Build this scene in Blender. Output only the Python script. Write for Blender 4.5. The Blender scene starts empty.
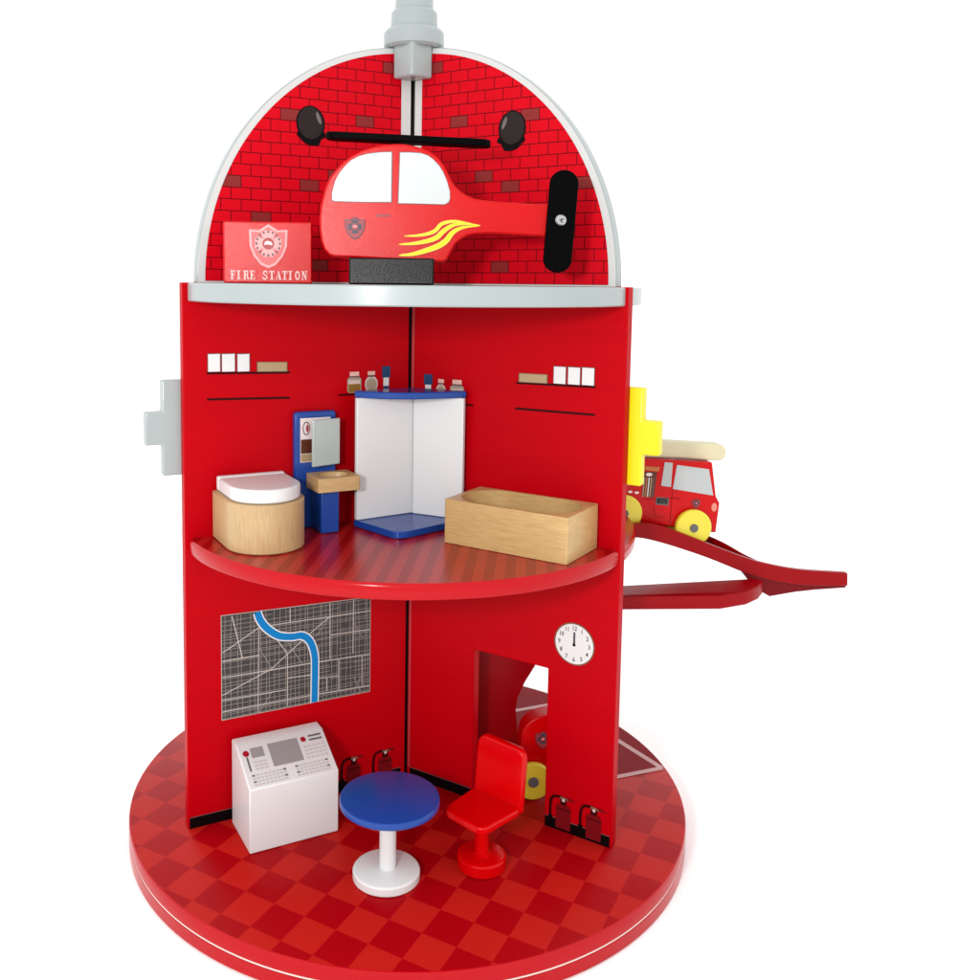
import bpy, bmesh, math, random
from math import sin, cos, pi, radians, atan2, sqrt
from mathutils import Vector, Matrix
random.seed(7)
sc = bpy.context.scene
COL = sc.collection

# ------------------------------------------------------------------ materials
def lin(c):
    out = []
    for v in c:
        v /= 255.0
        out.append(v / 12.92 if v <= 0.04045 else ((v + 0.055) / 1.055) ** 2.4)
    k = 0.73
    return (out[0] * k, out[1] * k, out[2] * k, 1.0)

MATS = {}
def mat(name, rgb, rough=0.4, spec=0.5, coat=0.0, coat_rough=0.1, metal=0.0, bump=0.0, bump_scale=900.0, var=0.0, var_scale=30.0, grain=None):
    m = bpy.data.materials.new(name); m.use_nodes = True
    nt = m.node_tree; b = nt.nodes['Principled BSDF']
    col = lin(rgb)
    b.inputs['Base Color'].default_value = col
    b.inputs['Roughness'].default_value = rough
    b.inputs['Specular IOR Level'].default_value = spec
    b.inputs['Coat Weight'].default_value = coat
    b.inputs['Coat Roughness'].default_value = coat_rough
    b.inputs['Metallic'].default_value = metal
    tc = nt.nodes.new('ShaderNodeTexCoord')
    if var > 0:
        n = nt.nodes.new('ShaderNodeTexNoise'); n.inputs['Scale'].default_value = var_scale; n.inputs['Detail'].default_value = 5
        if grain:
            gm = nt.nodes.new('ShaderNodeMapping'); gm.inputs['Scale'].default_value = grain
            nt.links.new(tc.outputs['Object'], gm.inputs['Vector']); nt.links.new(gm.outputs['Vector'], n.inputs['Vector'])
        else: nt.links.new(tc.outputs['Object'], n.inputs['Vector'])
        mr = nt.nodes.new('ShaderNodeMapRange'); mr.inputs['To Min'].default_value = 1 - var; mr.inputs['To Max'].default_value = 1 + var
        nt.links.new(n.outputs['Fac'], mr.inputs['Value'])
        mx = nt.nodes.new('ShaderNodeVectorMath'); mx.operation = 'SCALE'
        mx.inputs[0].default_value = col[:3]
        nt.links.new(mr.outputs['Result'], mx.inputs['Scale'])
        nt.links.new(mx.outputs['Vector'], b.inputs['Base Color'])
    if bump > 0:
        n2 = nt.nodes.new('ShaderNodeTexNoise'); n2.inputs['Scale'].default_value = bump_scale; n2.inputs['Detail'].default_value = 2
        nt.links.new(tc.outputs['Object'], n2.inputs['Vector'])
        bp = nt.nodes.new('ShaderNodeBump'); bp.inputs['Strength'].default_value = bump; bp.inputs['Distance'].default_value = 0.0004
        nt.links.new(n2.outputs['Fac'], bp.inputs['Height'])
        nt.links.new(bp.outputs['Normal'], b.inputs['Normal'])
        nt.links.new(bp.outputs['Normal'], b.inputs['Coat Normal'])
    MATS[name] = m
    return m

RED = (218, 4, 14)
mat('wall_red_paint', (196, 0, 16), 0.38, 0.05, bump=0.12, bump_scale=420, var=0.10, var_scale=7, grain=(1, 1, 9))
mat('gloss_red_paint', (194, 0, 18), 0.2, 0.14, coat=0.16, coat_rough=0.12, bump=0.06, bump_scale=260, var=0.03)
mat('chair_red_paint', (220, 0, 4), 0.22, 0.1, coat=0.18, coat_rough=0.10, bump=0.05, bump_scale=200)
mat('toy_red_paint', (214, 0, 6), 0.22, 0.10, coat=0.2, coat_rough=0.15, bump=0.34, bump_scale=1500, var=0.03)
mat('ramp_red_paint', (160, 0, 12), 0.3, 0.12, coat=0.04, coat_rough=0.12, bump=0.06, bump_scale=260, var=0.05)
mat('dark_red_print', (124, 14, 22), 0.4, 0.12)
mat('brick_red_print', (220, 0, 26), 0.5, 0.07, var=0.07, var_scale=60, bump=0.05)
mat('brick_dark_print', (142, 26, 26), 0.5, 0.3)
mat('mortar_print', (104, 0, 10), 0.5, 0.08)
mat('grey_paint', (172, 182, 182), 0.3, 0.45, coat=0.3, coat_rough=0.15, bump=0.08, bump_scale=260, var=0.04)
mat('white_paint', (238, 238, 238), 0.32, 0.45, coat=0.25, coat_rough=0.15, bump=0.06, bump_scale=260, var=0.02)
mat('white_print', (238, 238, 238), 0.5, 0.3)
mat('margin_white', (222, 223, 221), 0.45, 0.3, var=0.03)
mat('blue_paint', (18, 70, 160), 0.25, 0.3, coat=0.15, coat_rough=0.14, bump=0.07, bump_scale=260, var=0.05)
mat('yellow_paint', (252, 236, 0), 0.35, 0.35, coat=0.15, coat_rough=0.2, bump=0.06, bump_scale=260)
mat('wheel_yellow', (250, 234, 66), 0.35, 0.4, coat=0.2, bump=0.06, bump_scale=300)
mat('cream_wood', (234, 226, 188), 0.5, 0.35, bump=0.1, bump_scale=300, var=0.04)
mat('black_paint', (3, 3, 4), 0.3, 0.22, coat=0.04, coat_rough=0.22, bump=0.5, bump_scale=1300)
mat('blade_black', (2, 2, 3), 0.5, 0.03, bump=0.15, bump_scale=900)
mat('black_print', (10, 4, 6), 0.5, 0.08)
mat('shelf_line_print', (56, 2, 6), 0.5, 0.08)
mat('box_print', (184, 158, 118), 0.5, 0.3)
mat('box_outline', (128, 94, 74), 0.5, 0.3)
mat('bell_print', (46, 38, 38), 0.5, 0.1)
mat('bell_light_print', (118, 106, 104), 0.5, 0.3)
mat('map_ground', (74, 72, 72), 0.5, 0.12, var=0.06, var_scale=40)
mat('map_road', (206, 200, 192), 0.5, 0.3)
mat('map_minor', (158, 150, 142), 0.5, 0.3)
mat('map_river', (16, 134, 206), 0.5, 0.1)
mat('window_print', (214, 219, 220), 0.3, 0.3, var=0.05, var_scale=50)
mat('window_grey', (198, 204, 204), 0.3, 0.4, coat=0.2)
mat('outline_print', (120, 84, 88), 0.4, 0.3)
mat('flame_yellow', (252, 232, 20), 0.4, 0.3)
mat('flame_edge', (226, 214, 120), 0.4, 0.3)
mat('badge_blue', (70, 62, 78), 0.4, 0.3)
mat('badge_red', (176, 60, 66), 0.4, 0.3)
mat('badge_pale', (244, 172, 172), 0.4, 0.3)
mat('sign_pink', (234, 116, 118), 0.4, 0.2)
mat('badge_white', (250, 236, 234), 0.4, 0.3)
mat('text_pale', (250, 214, 210), 0.4, 0.3)
mat('screen_grey', (158, 152, 152), 0.4, 0.3)
mat('key_grey', (212, 204, 204), 0.4, 0.3)
mat('lamp_print', (172, 20, 44), 0.4, 0.3)
mat('line_grey', (108, 106, 108), 0.4, 0.3)
mat('steel', (206, 206, 208), 0.22, 0.5, metal=1.0)
mat('chrome_print', (226, 200, 196), 0.3, 0.5)
mat('mirror_silver', (188, 200, 196), 0.3, 0.6, coat=0.5, coat_rough=0.08)
mat('bottle_glass_print', (178, 160, 138), 0.5, 0.3)
mat('bottle_brown_print', (150, 108, 40), 0.5, 0.3)
mat('bottle_cap_print', (242, 190, 178), 0.5, 0.3)
mat('bottle_blue_print', (24, 66, 112), 0.5, 0.3)
mat('bay_red_print', (140, 8, 22), 0.45, 0.06)
mat('bay_line_print', (214, 166, 164), 0.4, 0.3)
mat('headlight_print', (240, 150, 128), 0.4, 0.3)
mat('seam_pale', (252, 222, 214), 0.4, 0.4)
mat('hose_orange', (206, 120, 60), 0.4, 0.3)
mat('brown_print', (96, 46, 24), 0.4, 0.3)
mat('edge_red', (190, 60, 66), 0.4, 0.3)
mat('under_dark', (26, 6, 8), 0.6, 0.2)

def wood(name, rgb_a, rgb_b, scale=(4, 60, 60), rough=0.42):
    m = bpy.data.materials.new(name); m.use_nodes = True
    nt = m.node_tree; b = nt.nodes['Principled BSDF']
    tc = nt.nodes.new('ShaderNodeTexCoord'); mp = nt.nodes.new('ShaderNodeMapping')
    mp.inputs['Scale'].default_value = scale
    nt.links.new(tc.outputs['Object'], mp.inputs['Vector'])
    n = nt.nodes.new('ShaderNodeTexNoise'); n.inputs['Scale'].default_value = 15; n.inputs['Detail'].default_value = 8; n.inputs['Roughness'].default_value = 0.62
    nt.links.new(mp.outputs['Vector'], n.inputs['Vector'])
    r = nt.nodes.new('ShaderNodeValToRGB'); r.color_ramp.elements[0].position = 0.32; r.color_ramp.elements[1].position = 0.66
    r.color_ramp.elements[0].color = lin(rgb_a); r.color_ramp.elements[1].color = lin(rgb_b)
    nt.links.new(n.outputs['Fac'], r.inputs['Fac'])
    n3 = nt.nodes.new('ShaderNodeTexNoise'); n3.inputs['Scale'].default_value = 45; n3.inputs['Detail'].default_value = 2
    nt.links.new(tc.outputs['Object'], n3.inputs['Vector'])
    mr = nt.nodes.new('ShaderNodeMapRange'); mr.inputs['To Min'].default_value = 0.9; mr.inputs['To Max'].default_value = 1.08
    nt.links.new(n3.outputs['Fac'], mr.inputs['Value'])
    vm = nt.nodes.new('ShaderNodeVectorMath'); vm.operation = 'SCALE'
    nt.links.new(r.outputs['Color'], vm.inputs[0]); nt.links.new(mr.outputs['Result'], vm.inputs['Scale'])
    nt.links.new(vm.outputs['Vector'], b.inputs['Base Color'])
    bp = nt.nodes.new('ShaderNodeBump'); bp.inputs['Strength'].default_value = 0.15; bp.inputs['Distance'].default_value = 0.0005
    nt.links.new(n.outputs['Fac'], bp.inputs['Height']); nt.links.new(bp.outputs['Normal'], b.inputs['Normal'])
    b.inputs['Roughness'].default_value = rough; b.inputs['Specular IOR Level'].default_value = 0.4
    b.inputs['Coat Weight'].default_value = 0.15; b.inputs['Coat Roughness'].default_value = 0.25
    MATS[name] = m

wood('beech_tub', (200, 160, 102), (220, 184, 124), (40, 300, 6) and (5, 5, 60))
wood('beech_toilet', (194, 158, 110), (212, 180, 132), (60, 60, 4))
wood('beech_basin', (196, 156, 102), (216, 180, 126), (5, 5, 60))

def checker_mat():
    m = bpy.data.materials.new('checker_floor_print'); m.use_nodes = True
    nt = m.node_tree; b = nt.nodes['Principled BSDF']
    tc = nt.nodes.new('ShaderNodeTexCoord')
    sep = nt.nodes.new('ShaderNodeSeparateXYZ'); nt.links.new(tc.outputs['Object'], sep.inputs[0])
    def lincomb(a, bb, c):
        m1 = nt.nodes.new('ShaderNodeMath'); m1.operation = 'MULTIPLY'; m1.inputs[1].default_value = a; nt.links.new(sep.outputs['X'], m1.inputs[0])
        m2 = nt.nodes.new('ShaderNodeMath'); m2.operation = 'MULTIPLY_ADD'; m2.inputs[1].default_value = bb
        nt.links.new(sep.outputs['Y'], m2.inputs[0]); nt.links.new(m1.outputs[0], m2.inputs[2])
        m3 = nt.nodes.new('ShaderNodeMath'); m3.operation = 'ADD'; m3.inputs[1].default_value = c; nt.links.new(m2.outputs[0], m3.inputs[0])
        m4 = nt.nodes.new('ShaderNodeMath'); m4.operation = 'FLOOR'; nt.links.new(m3.outputs[0], m4.inputs[0])
        return m4
    # rows of [x, y] = i*e1 + j*e2 + o, inverted
    e1 = (0.02264, -0.01525); e2 = (0.01524, 0.02455); o = (-0.11376, -0.13793)
    D = e1[0] * e2[1] - e1[1] * e2[0]
    ia, ib = e2[1] / D, -e2[0] / D; ja, jb = -e1[1] / D, e1[0] / D
    fi = lincomb(ia, ib, -(ia * o[0] + ib * o[1])); fj = lincomb(ja, jb, -(ja * o[0] + jb * o[1]))
    s = nt.nodes.new('ShaderNodeMath'); s.operation = 'ADD'; nt.links.new(fi.outputs[0], s.inputs[0]); nt.links.new(fj.outputs[0], s.inputs[1])
    md = nt.nodes.new('ShaderNodeMath'); md.operation = 'FLOORED_MODULO'; md.inputs[1].default_value = 2; nt.links.new(s.outputs[0], md.inputs[0])
    mx = nt.nodes.new('ShaderNodeMix'); mx.data_type = 'RGBA'
    nt.links.new(md.outputs[0], mx.inputs[0])
    mx.inputs[6].default_value = lin((192, 30, 24)); mx.inputs[7].default_value = lin((168, 2, 14))
    n = nt.nodes.new('ShaderNodeTexNoise'); n.inputs['Scale'].default_value = 22; n.inputs['Detail'].default_value = 4
    nt.links.new(tc.outputs['Object'], n.inputs['Vector'])
    mr = nt.nodes.new('ShaderNodeMapRange'); mr.inputs['To Min'].default_value = 0.95; mr.inputs['To Max'].default_value = 1.05
    nt.links.new(n.outputs['Fac'], mr.inputs['Value'])
    vm = nt.nodes.new('ShaderNodeVectorMath'); vm.operation = 'SCALE'
    nt.links.new(mx.outputs[2], vm.inputs[0]); nt.links.new(mr.outputs['Result'], vm.inputs['Scale'])
    nt.links.new(vm.outputs['Vector'], b.inputs['Base Color'])
    n2 = nt.nodes.new('ShaderNodeTexNoise'); n2.inputs['Scale'].default_value = 230
    nt.links.new(tc.outputs['Object'], n2.inputs['Vector'])
    bp = nt.nodes.new('ShaderNodeBump'); bp.inputs['Strength'].default_value = 0.07; bp.inputs['Distance'].default_value = 0.0004
    nt.links.new(n2.outputs['Fac'], bp.inputs['Height']); nt.links.new(bp.outputs['Normal'], b.inputs['Normal'])
    b.inputs['Roughness'].default_value = 0.32; b.inputs['Specular IOR Level'].default_value = 0.09
    MATS['checker_floor_print'] = m
checker_mat()

def stripe_mat():
    m = bpy.data.materials.new('striped_floor_print'); m.use_nodes = True
    nt = m.node_tree; b = nt.nodes['Principled BSDF']
    tc = nt.nodes.new('ShaderNodeTexCoord')
    sep = nt.nodes.new('ShaderNodeSeparateXYZ'); nt.links.new(tc.outputs['Object'], sep.inputs[0])
    a = radians(11.2); per = 0.0149
    m1 = nt.nodes.new('ShaderNodeMath'); m1.operation = 'MULTIPLY'; m1.inputs[1].default_value = cos(a) / per; nt.links.new(sep.outputs['X'], m1.inputs[0])
    m2 = nt.nodes.new('ShaderNodeMath'); m2.operation = 'MULTIPLY_ADD'; m2.inputs[1].default_value = -sin(a) / per
    nt.links.new(sep.outputs['Y'], m2.inputs[0]); nt.links.new(m1.outputs[0], m2.inputs[2])
    u0 = (-0.0076 * cos(a) + 0.1866 * sin(a)) / per
    m3 = nt.nodes.new('ShaderNodeMath'); m3.operation = 'ADD'; m3.inputs[1].default_value = -u0 + 0.25; nt.links.new(m2.outputs[0], m3.inputs[0])
    m4 = nt.nodes.new('ShaderNodeMath'); m4.operation = 'FRACT'; nt.links.new(m3.outputs[0], m4.inputs[0])
    r = nt.nodes.new('ShaderNodeValToRGB'); r.color_ramp.interpolation = 'CONSTANT'
    r.color_ramp.elements[0].color = lin((186, 30, 26)); r.color_ramp.elements[1].position = 0.5; r.color_ramp.elements[1].color = lin((160, 8, 14))
    nt.links.new(m4.outputs[0], r.inputs['Fac']); nt.links.new(r.outputs['Color'], b.inputs['Base Color'])
    n2 = nt.nodes.new('ShaderNodeTexNoise'); n2.inputs['Scale'].default_value = 230
    nt.links.new(tc.outputs['Object'], n2.inputs['Vector'])
    bp = nt.nodes.new('ShaderNodeBump'); bp.inputs['Strength'].default_value = 0.07; bp.inputs['Distance'].default_value = 0.0004
    nt.links.new(n2.outputs['Fac'], bp.inputs['Height']); nt.links.new(bp.outputs['Normal'], b.inputs['Normal'])
    b.inputs['Roughness'].default_value = 0.26; b.inputs['Specular IOR Level'].default_value = 0.32
    MATS['striped_floor_print'] = m
stripe_mat()

# ------------------------------------------------------------------ object helpers
def thing(name, label, cat, loc, group=None):
    o = bpy.data.objects.new(name, None); COL.objects.link(o)
    o.empty_display_size = 0.02
    o.location = loc; o['label'] = label; o['category'] = cat
    if group: o['group'] = group
    return o

def link(name, bm, mats, parent=None, bevel=0.0, seg=2, smooth=True, recalc=True, angle=35):
    """one mesh object; vertices are given in world coordinates"""
    if recalc: bmesh.ops.recalc_face_normals(bm, faces=bm.faces)
    me = bpy.data.meshes.new(name); bm.to_mesh(me); bm.free()
    for m in (mats if isinstance(mats, (list, tuple)) else [mats]): me.materials.append(MATS[m])
    o = bpy.data.objects.new(name, me); COL.objects.link(o)
    if smooth:
        me.polygons.foreach_set('use_smooth', [True] * len(me.polygons))
        me.set_sharp_from_angle(angle=radians(angle))
    if parent is not None:
        o.parent = parent
        if parent.parent is None and parent.type == 'EMPTY':
            o.matrix_parent_inverse = Matrix.Translation(-Vector(parent.location))
    if bevel > 0:
        md = o.modifiers.new('Bevel', 'BEVEL'); md.width = bevel; md.segments = seg; md.limit_method = 'ANGLE'; md.angle_limit = radians(40)
        md.harden_normals = False
    return o

def prism(bm, pts, fn, t0, t1, mi=0):
    """extrude the 2D outline pts; fn(u, v, t) -> world point"""
    a = [bm.verts.new(fn(u, v, t0)) for u, v in pts]
    b = [bm.verts.new(fn(u, v, t1)) for u, v in pts]
    n = len(pts); fs = [bm.faces.new(a), bm.faces.new(b[::-1])]
    for i in range(n): fs.append(bm.faces.new([a[i], b[i], b[(i + 1) % n], a[(i + 1) % n]]))
    for f in fs: f.material_index = mi
    return fs

def XZ(u, v, t): return (u, t, v)          # outline in x,z; t is y
def XY(u, v, t): return (u, v, t)          # outline in x,y; t is z

AL, AR = 1.16592, 0.92196
DIRS = {'L': ((-sin(AL), -cos(AL)), (cos(AL), -sin(AL))), 'R': ((sin(AR), -cos(AR)), (-cos(AR), -sin(AR)))}
th3 = (AR - AL) / 2
DIRS['B'] = ((-sin(th3), cos(th3)), (cos(th3), sin(th3)))
def W(side, s, d, z):
    (dx, dy), (nx, ny) = DIRS[side]
    return (s * dx + d * nx, s * dy + d * ny, z)
def WF(side):                               # prism map for wall panels: (s, z, depth)
    return lambda u, v, t: W(side, u, t, v)
def WT(side):                               # prism map for things standing by a wall: (s, d, z)
    return lambda u, v, t: W(side, u, v, t)

def box(bm, fn, u0, u1, v0, v1, t0, t1, mi=0):
    return prism(bm, [(u0, v0), (u1, v0), (u1, v1), (u0, v1)], fn, t0, t1, mi)

def lathe(bm, prof, c, n=64, mi=0):
    rings = []
    for r, z in prof:
        rings.append([bm.verts.new((c[0] + r * cos(2 * pi * i / n), c[1] + r * sin(2 * pi * i / n), c[2] + z)) for i in range(n)])
    for k in range(len(prof) - 1):
        for i in range(n):
            f = bm.faces.new([rings[k][i], rings[k][(i + 1) % n], rings[k + 1][(i + 1) % n], rings[k + 1][i]]); f.material_index = mi
    f = bm.faces.new(rings[0][::-1]); f.material_index = mi
    f = bm.faces.new(rings[-1]); f.material_index = mi

def cyl_y(bm, cx, cz, r, y0, y1, n=48, mi=0, bev=0.0):
    prof = [(r - bev, y0), (r, y0 + bev), (r, y1 - bev), (r - bev, y1)] if bev else [(r, y0), (r, y1)]
    rings = [[bm.verts.new((cx + q * cos(2 * pi * i / n), y, cz + q * sin(2 * pi * i / n))) for i in range(n)] for q, y in prof]
    for k in range(len(prof) - 1):
        for i in range(n):
            bm.faces.new([rings[k][i], rings[k][(i + 1) % n], rings[k + 1][(i + 1) % n], rings[k + 1][i]]).material_index = mi
    bm.faces.new(rings[0]).material_index = mi; bm.faces.new(rings[-1][::-1]).material_index = mi

def ell(cx, cy, rx, ry, n=40, a0=0.0, a1=2 * pi):
    full = abs(a1 - a0 - 2 * pi) < 1e-6
    k = n if full else n + 1
    return [(cx + rx * cos(a0 + (a1 - a0) * i / n), cy + ry * sin(a0 + (a1 - a0) * i / n)) for i in range(k)]
def rect(u0, u1, v0, v1): return [(u0, v0), (u1, v0), (u1, v1), (u0, v1)]
def rrect(u0, u1, v0, v1, r, n=6):
    out = []
    for cx, cy, a in ((u1 - r, v1 - r, 0), (u0 + r, v1 - r, pi / 2), (u0 + r, v0 + r, pi), (u1 - r, v0 + r, 3 * pi / 2)):
        out += [(cx + r * cos(a + pi / 2 * i / n), cy + r * sin(a + pi / 2 * i / n)) for i in range(n + 1)]
    return out
def stroke(pts, w, closed=False):
    """a list of quads / one ribbon polygon following pts"""
    L, R_ = [], []
    n = len(pts)
    for i in range(n):
        if closed: p, q = pts[i - 1], pts[(i + 1) % n]
        else: p, q = pts[max(i - 1, 0)], pts[min(i + 1, n - 1)]
        dx, dy = q[0] - p[0], q[1] - p[1]; l = math.hypot(dx, dy) or 1
        nx, ny = -dy / l * w / 2, dx / l * w / 2
        L.append((pts[i][0] + nx, pts[i][1] + ny)); R_.append((pts[i][0] - nx, pts[i][1] - ny))
    m = n if closed else n - 1
    return [[L[i], L[(i + 1) % n], R_[(i + 1) % n], R_[i]] for i in range(m)]
def smooth_pts(pts, k=6):
    """Catmull-Rom through pts"""
    out = []
    for i in range(len(pts) - 1):
        p0, p1, p2, p3 = pts[max(i - 1, 0)], pts[i], pts[i + 1], pts[min(i + 2, len(pts) - 1)]
        for j in range(k):
            t = j / k
            out.append(tuple(0.5 * ((2 * p1[c]) + (-p0[c] + p2[c]) * t + (2 * p0[c] - 5 * p1[c] + 4 * p2[c] - p3[c]) * t * t + (-p0[c] + 3 * p1[c] - 3 * p2[c] + p3[c]) * t ** 3) for c in (0, 1)))
    out.append(pts[-1]); return out

def printed(name, shapes, fn, sgn, parent, base=0.00025):
    """a thin printed layer lying on a surface. shapes: (outline, material, layer)"""
    bm = bmesh.new(); names = []
    for pts, mname, layer in shapes:
        if mname not in names: names.append(mname)
        h = sgn * (base + 0.00012 * layer)
        vs = [bm.verts.new(fn(u, v, h)) for u, v in pts]
        try: f = bm.faces.new(vs)
        except ValueError: continue
        f.material_index = names.index(mname)
    return link(name, bm, names, parent, smooth=False, recalc=False)

def text_mesh(txt, size, fn_pt):
    """outline polygons of a short text with the built-in font -> triangles mapped by fn_pt"""
    cu = bpy.data.curves.new('txt', 'FONT'); cu.body = txt; cu.size = size; cu.align_x = 'CENTER'; cu.align_y = 'CENTER'; cu.resolution_u = 2; cu.offset = size * 0.012
    ob = bpy.data.objects.new('txt', cu); COL.objects.link(ob)
    dg = bpy.context.evaluated_depsgraph_get(); dg.update()
    me = bpy.data.meshes.new_from_object(ob.evaluated_get(dg))
    tris = [[fn_pt(me.vertices[i].co.x, me.vertices[i].co.y) for i in p.vertices] for p in me.polygons]
    bpy.data.objects.remove(ob); bpy.data.curves.remove(cu); bpy.data.meshes.remove(me)
    return tris

def shield(cx, cz, w, h):
    k = [(-0.5, 0.38), (-0.25, 0.36), (0.0, 0.5), (0.25, 0.36), (0.5, 0.38), (0.48, 0.0), (0.38, -0.22), (0.2, -0.42), (0.0, -0.5), (-0.2, -0.42), (-0.38, -0.22), (-0.48, 0.0)]
    return [(cx + a * w, cz + b * h) for a, b in k]
def maltese(cx, cz, r):
    out = []
    for k in range(4):
        a = pi / 4 + k * pi / 2 - pi / 4
        for da, rr in ((-0.62, 0.92), (-0.3, 1.0), (0.3, 1.0), (0.62, 0.92), (0.785, 0.42)):
            out.append((cx + r * rr * cos(a + da), cz + r * rr * sin(a + da)))
    return out
def badge_shapes(cx, cz, w, h, c_shield, c_line, c_cross, c_core, c_dot):
    r = w * 0.36; zc = cz + h * 0.06
    s = [(shield(cx, cz, w, h), c_line, 2), (shield(cx, cz, w * 0.88, h * 0.88), c_shield, 3)]
    s += [(maltese(cx, zc, r), c_line, 4), (maltese(cx, zc, r * 0.84), c_cross, 5)]
    s += [(ell(cx, zc, r * 0.52, r * 0.52, 20), c_line, 6), (ell(cx, zc, r * 0.43, r * 0.43, 20), c_core, 7)]
    s += [([(cx - r * 0.3, zc - r * .1), (cx - r * 0.05, zc - r * 0.05), (cx + r * 0.3, zc - r * 0.12), (cx + r * 0.26, zc + r * 0.08), (cx, zc + r * 0.2), (cx - r * 0.22, zc + r * 0.14)], c_dot, 8)]
    return s

# ------------------------------------------------------------------ the fire station
ZM, ZP = 0.24634, 0.4525
GZ = -0.0247
station = thing('toy_fire_station', 'tall red toy fire station with open storeys, brick top and round chequered base', 'toy fire station', (0.001, -0.0071, GZ))
DC = (0.0011, -0.0071)
bm = bmesh.new()
lathe(bm, [(0.2440, GZ), (0.2456, GZ + 0.0016), (0.2456, -0.0134), (0.2444, -0.0130)], (DC[0], DC[1], 0), 160)
link('lower_base', bm, 'gloss_red_paint', station)
bm = bmesh.new()
lathe(bm, [(0.2453, -0.0129), (0.2453, -0.0117)], (DC[0], DC[1], 0), 160)
link('base_seam', bm, 'seam_pale', station)
bm = bmesh.new()
lathe(bm, [(0.2444, -0.0116), (0.2456, -0.0112), (0.2456, -0.0012), (0.2452, -0.0004), (0.2444, 0.0)], (DC[0], DC[1], 0), 160)
top = link('turntable', bm, ['gloss_red_paint', 'checker_floor_print'], station)
for p in top.data.polygons:
    if p.normal.z > 0.95 and abs(p.center.z) < 1e-4: p.material_index = 1
# parking bay printed on the turntable
def FL(u, v, h): return (u, v, h)
apex = (0.2415, 0.0035)
bay = [(0.005, 0.03), (0.03, -0.005)]
arc = [(DC[0] + 0.2443 * cos(a), DC[1] + 0.2443 * sin(a)) for a in [radians(3 + i * 3) for i in range(30)]]
shapes = [([(0.1, -0.034), ] + arc + [(0.02, 0.06)], 'bay_red_print', 0)]
for n_, (a, b) in enumerate((((0.2425, 0.004), (0.175, 0.145)), ((0.2425, 0.004), (0.10, -0.0395)), ((0.185, 0.150), (0.09, 0.118)), ((0.09, 0.118), (0.10, -0.0395)))):
    for q in stroke([a, b], 0.0058): shapes.append((q, 'bay_line_print', 1 + 0.5 * n_))
printed('parking_bay_print', shapes, FL, 1, top)

def wall_panel(side, outline, T=0.010):
    bm = bmesh.new()
    prism(bm, outline, WF(side), 0.0, -T)
    return link('wall_panel', bm, 'wall_red_paint', station, bevel=0.0008)
RL, RR = 0.2019, 0.2
wl = wall_panel('L', rect(0.0016, RL, 0.0002, 0.4528))
wr = wall_panel('R', [(0.0012, 0.0002), (0.0698, 0.0002), (0.0698, 0.1366), (0.1405, 0.1366), (0.1405, 0.0002), (RR, 0.0002), (RR, 0.4528), (0.0012, 0.4528)])
bm = bmesh.new()
prism(bm, rect(0.006, 0.2, 0.0002, 0.4528), WF('B'), 0.005, -0.005)
link('wall_panel', bm, 'wall_red_paint', station, bevel=0.0008)
bm = bmesh.new()
lathe(bm, [(0.0016, 0.0004), (0.0016, 0.650)], (-0.0008, 0.0052, 0), 16)
link('centre_rod', bm, 'under_dark', station)
bm = bmesh.new()
lathe(bm, [(0.0016, 0.0), (0.0022, 0.0007), (0.0020, 0.0022), (0.0008, 0.0030)], (0.0005, -0.0030, 0.0003), 16)
link('screw', bm, 'steel', station)

# shelves
bm = bmesh.new()
lathe(bm, [(0.1968, ZM - 0.0125), (0.1982, ZM - 0.0118), (0.1990, ZM - 0.0100), (0.1990, ZM - 0.0030), (0.1986, ZM - 0.0012), (0.1974, ZM)], (0, 0, 0), 160)
for side_ in 'LR':
    n_ = DIRS[side_][1]
    bmesh.ops.bisect_plane(bm, geom=bm.verts[:] + bm.edges[:] + bm.faces[:], plane_co=(-n_[0] * .005, -n_[1] * .005, 0), plane_no=(n_[0], n_[1], 0))
sh = link('middle_floor', bm, ['gloss_red_paint', 'striped_floor_print'], station)
for p in sh.data.polygons:
    if p.normal.z > 0.95 and all(p.center.x * DIRS[q][1][0] + p.center.y * DIRS[q][1][1] > -0.004 for q in 'LR'): p.material_index = 1
bm = bmesh.new()
lathe(bm, [(0.1965, ZP - 0.0145), (0.1975, ZP - 0.0135), (0.1975, ZP - 0.001), (0.1965, ZP)], (0, 0, 0), 160)
link('top_floor', bm, 'grey_paint', station)

# prints on the lower wall panels
def skirting(side, spans, parent):
    s = []
    for a, b in spans:
        s.append((rect(a, b, 0.0004, 0.0095), 'black_print', 1)); s.append((rect(a, b, 0.0095, 0.0101), 'outline_print', 1))
    return printed('skirting_print', s, WF(side), 1, parent)
skirting('L', [(0.006, RL - 0.0012)], wl); skirting('R', [(0.004, 0.0688)], wr); skirting('R', [(0.1412, RR - 0.0012)], wr)

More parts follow.
